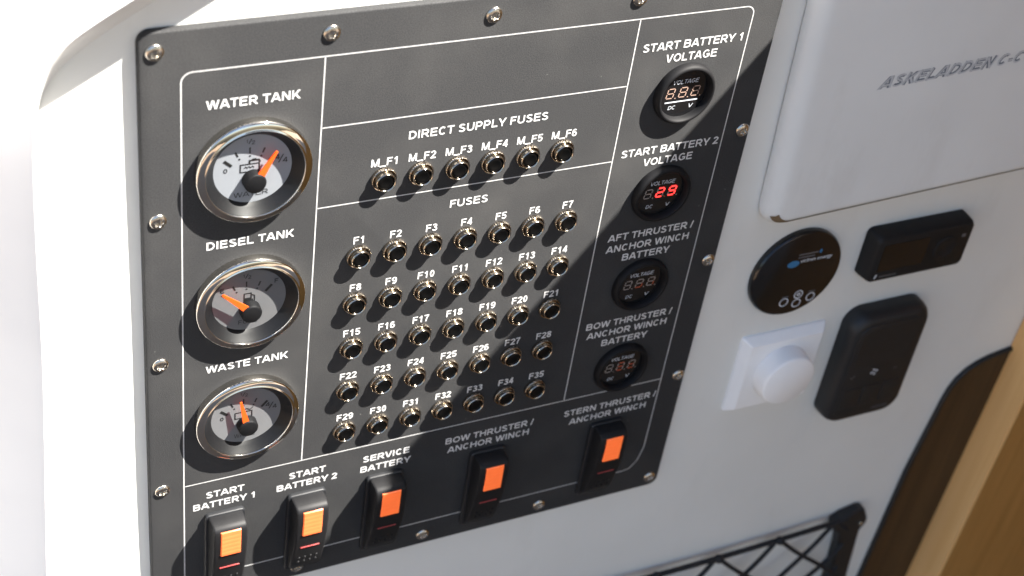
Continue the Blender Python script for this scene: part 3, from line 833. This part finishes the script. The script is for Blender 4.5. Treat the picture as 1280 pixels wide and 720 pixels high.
# elastic storage net
n = empty('storage_net', (330, -400, -4))
tag(n, 'black elastic net pocket with a flat corner bracket, stretched low on the white wall', 'storage net')
def nl(x, y): return (x-330, y+400)
bm = bmesh.new()
def bracket(flip):
    q = [(391, -329), (398, -325), (412, -322), (416.5, -323.5), (422, -334), (422, -338), (418.5, -345), (424, -400), (427, -436), (424, -440), (408, -440), (405.5, -395), (402.5, -357), (399, -343), (393, -338)]
    if flip: q = [(480-x, y+8) for x, y in q][::-1]
    q = [nl(*p) for p in q][::-1]
    bm = bmesh.new(); loft(bm, [(q, 0.2), (q, 7), (inset_poly(q, 1.2), 8.4)])
    b = finish('corner_bracket', bm, M['black_matt'], n, smooth=30)
    bm = bmesh.new(); lathe(bm, [(1.9, 8.4), (1.8, 9.0), (1.2, 9.4), (0, 9.5)], 20, *(nl(416, -337) if not flip else nl(64, -329))); finish('screw', bm, M['steel'], b, smooth=40)
bracket(False); bracket(True)
def top(x): return -328.5+(402-x)*.024-6.0*math.sin(math.pi*(402-x)/324)
def bot(x): return -432+(402-x)*.024+3.0*math.sin(math.pi*(402-x)/324)
def bulge(x, y): return 7+8*max(0, math.sin(math.pi*min(1, max(0, (-330-y)/102))))
bm = bmesh.new()
xs = [402-324*k/24 for k in range(25)]
tube(bm, [(*nl(x, top(x)), 7.5) for x in xs], 2.0)
tube(bm, [(*nl(x, bot(x)), 7.5) for x in xs], 2.0)
for kx in (343.4, 292, 241.5, 191, 140, 102):
    bmesh.ops.create_uvsphere(bm, u_segments=12, v_segments=8, radius=3.4, matrix=Matrix.Translation((*nl(kx, top(kx)-.3), 8.2)))
    bmesh.ops.create_uvsphere(bm, u_segments=12, v_segments=8, radius=3.0, matrix=Matrix.Translation((*nl(kx, bot(kx)+.3), 8.0)))
def cord(x, y, sx):
    p = []
    for s_ in range(60):
        X = x+sx*3.0*s_; Y = y-2.62*s_-.9*math.sin(s_*.35)
        if X > 405 or X < 76 or Y < bot(min(402, max(78, X)))-.5: break
        p.append((*nl(X, Y), bulge(X, Y)+.8*sx))
    if len(p) > 1: tube(bm, p, 1.7)
for kx in (394, 343.4, 292, 241.5, 191, 140, 102):
    cord(kx, top(kx), 1); cord(kx, top(kx), -1)
for y in (-352, -374, -398): cord(403, y, -1)
for y in (-346, -372, -398): cord(78, y, 1)
finish('net_cords', bm, M['cord'], n, smooth=50)

# rounded hatch opening as a raised sheet, shade put into its brown
h = empty('shaded_opening', (470, -400, -4))
tag(h, 'dark brown wooden sheet drawn for a shaded hatch opening with rounded top corner, behind the pale oak board', 'hatch')
pts = [(640, -700), (640, -190), (540, -190.5), (512, -191.5), (495, -194.4), (485, -196.3), (476.1, -199.3), (468, -204.4), (461.8, -211.6), (458, -220), (455.9, -231.5), (452.5, -262), (448.3, -298), (443.4, -415), (438, -700)]
pts = [(x-470, y+400) for x, y in pts]
bm = bmesh.new(); loft(bm, [(inset_poly(pts, 2.2), .2), (inset_poly(pts, 2.2), 2.2)]); finish('shade_sheet', bm, M['shaded_wood'], h, smooth=None)
bm = bmesh.new(); loft(bm, [(pts, .2), (pts, 2.6), (inset_poly(pts, .5), 3.2), (inset_poly(pts, 2.6), 3.2), (inset_poly(pts, 2.7), 2.0)], cap=False); finish('edge_trim', bm, M['black_matt'], h, smooth=30)

# oak board standing off the wall
o = empty('oak_board', (497, -600, -4)); o.rotation_euler = (0, -math.radians(-1.9), 0)
tag(o, 'pale oak board with its light-facing edge coloured lighter, in the lower right corner', 'wooden board')
bm = bmesh.new(); slab(bm, 3.2, -300, 320, 760, .6, 0.4, 28.2, bev=.5); finish('board_face', bm, M['oak'], o, loc=(-6, 0, 0), smooth=35)
bm = bmesh.new()
v = [bm.verts.new(p) for p in ((0, -300, .4), (3.1, -300, .4), (3.1, -300, 28.0), (0.4, -300, 28.0), (0, 760, .4), (3.1, 760, .4), (3.1, 760, 28.0), (0.4, 760, 28.0))]
for q in ((0, 3, 7, 4), (3, 2, 6, 7), (0, 1, 2, 3), (4, 7, 6, 5), (1, 5, 6, 2), (0, 4, 5, 1)): bm.faces.new([v[k] for k in q])
bmesh.ops.recalc_face_normals(bm, faces=bm.faces)
finish('lit_edge', bm, M['oak_lit'], o, loc=(-6, 0, 0), smooth=None)
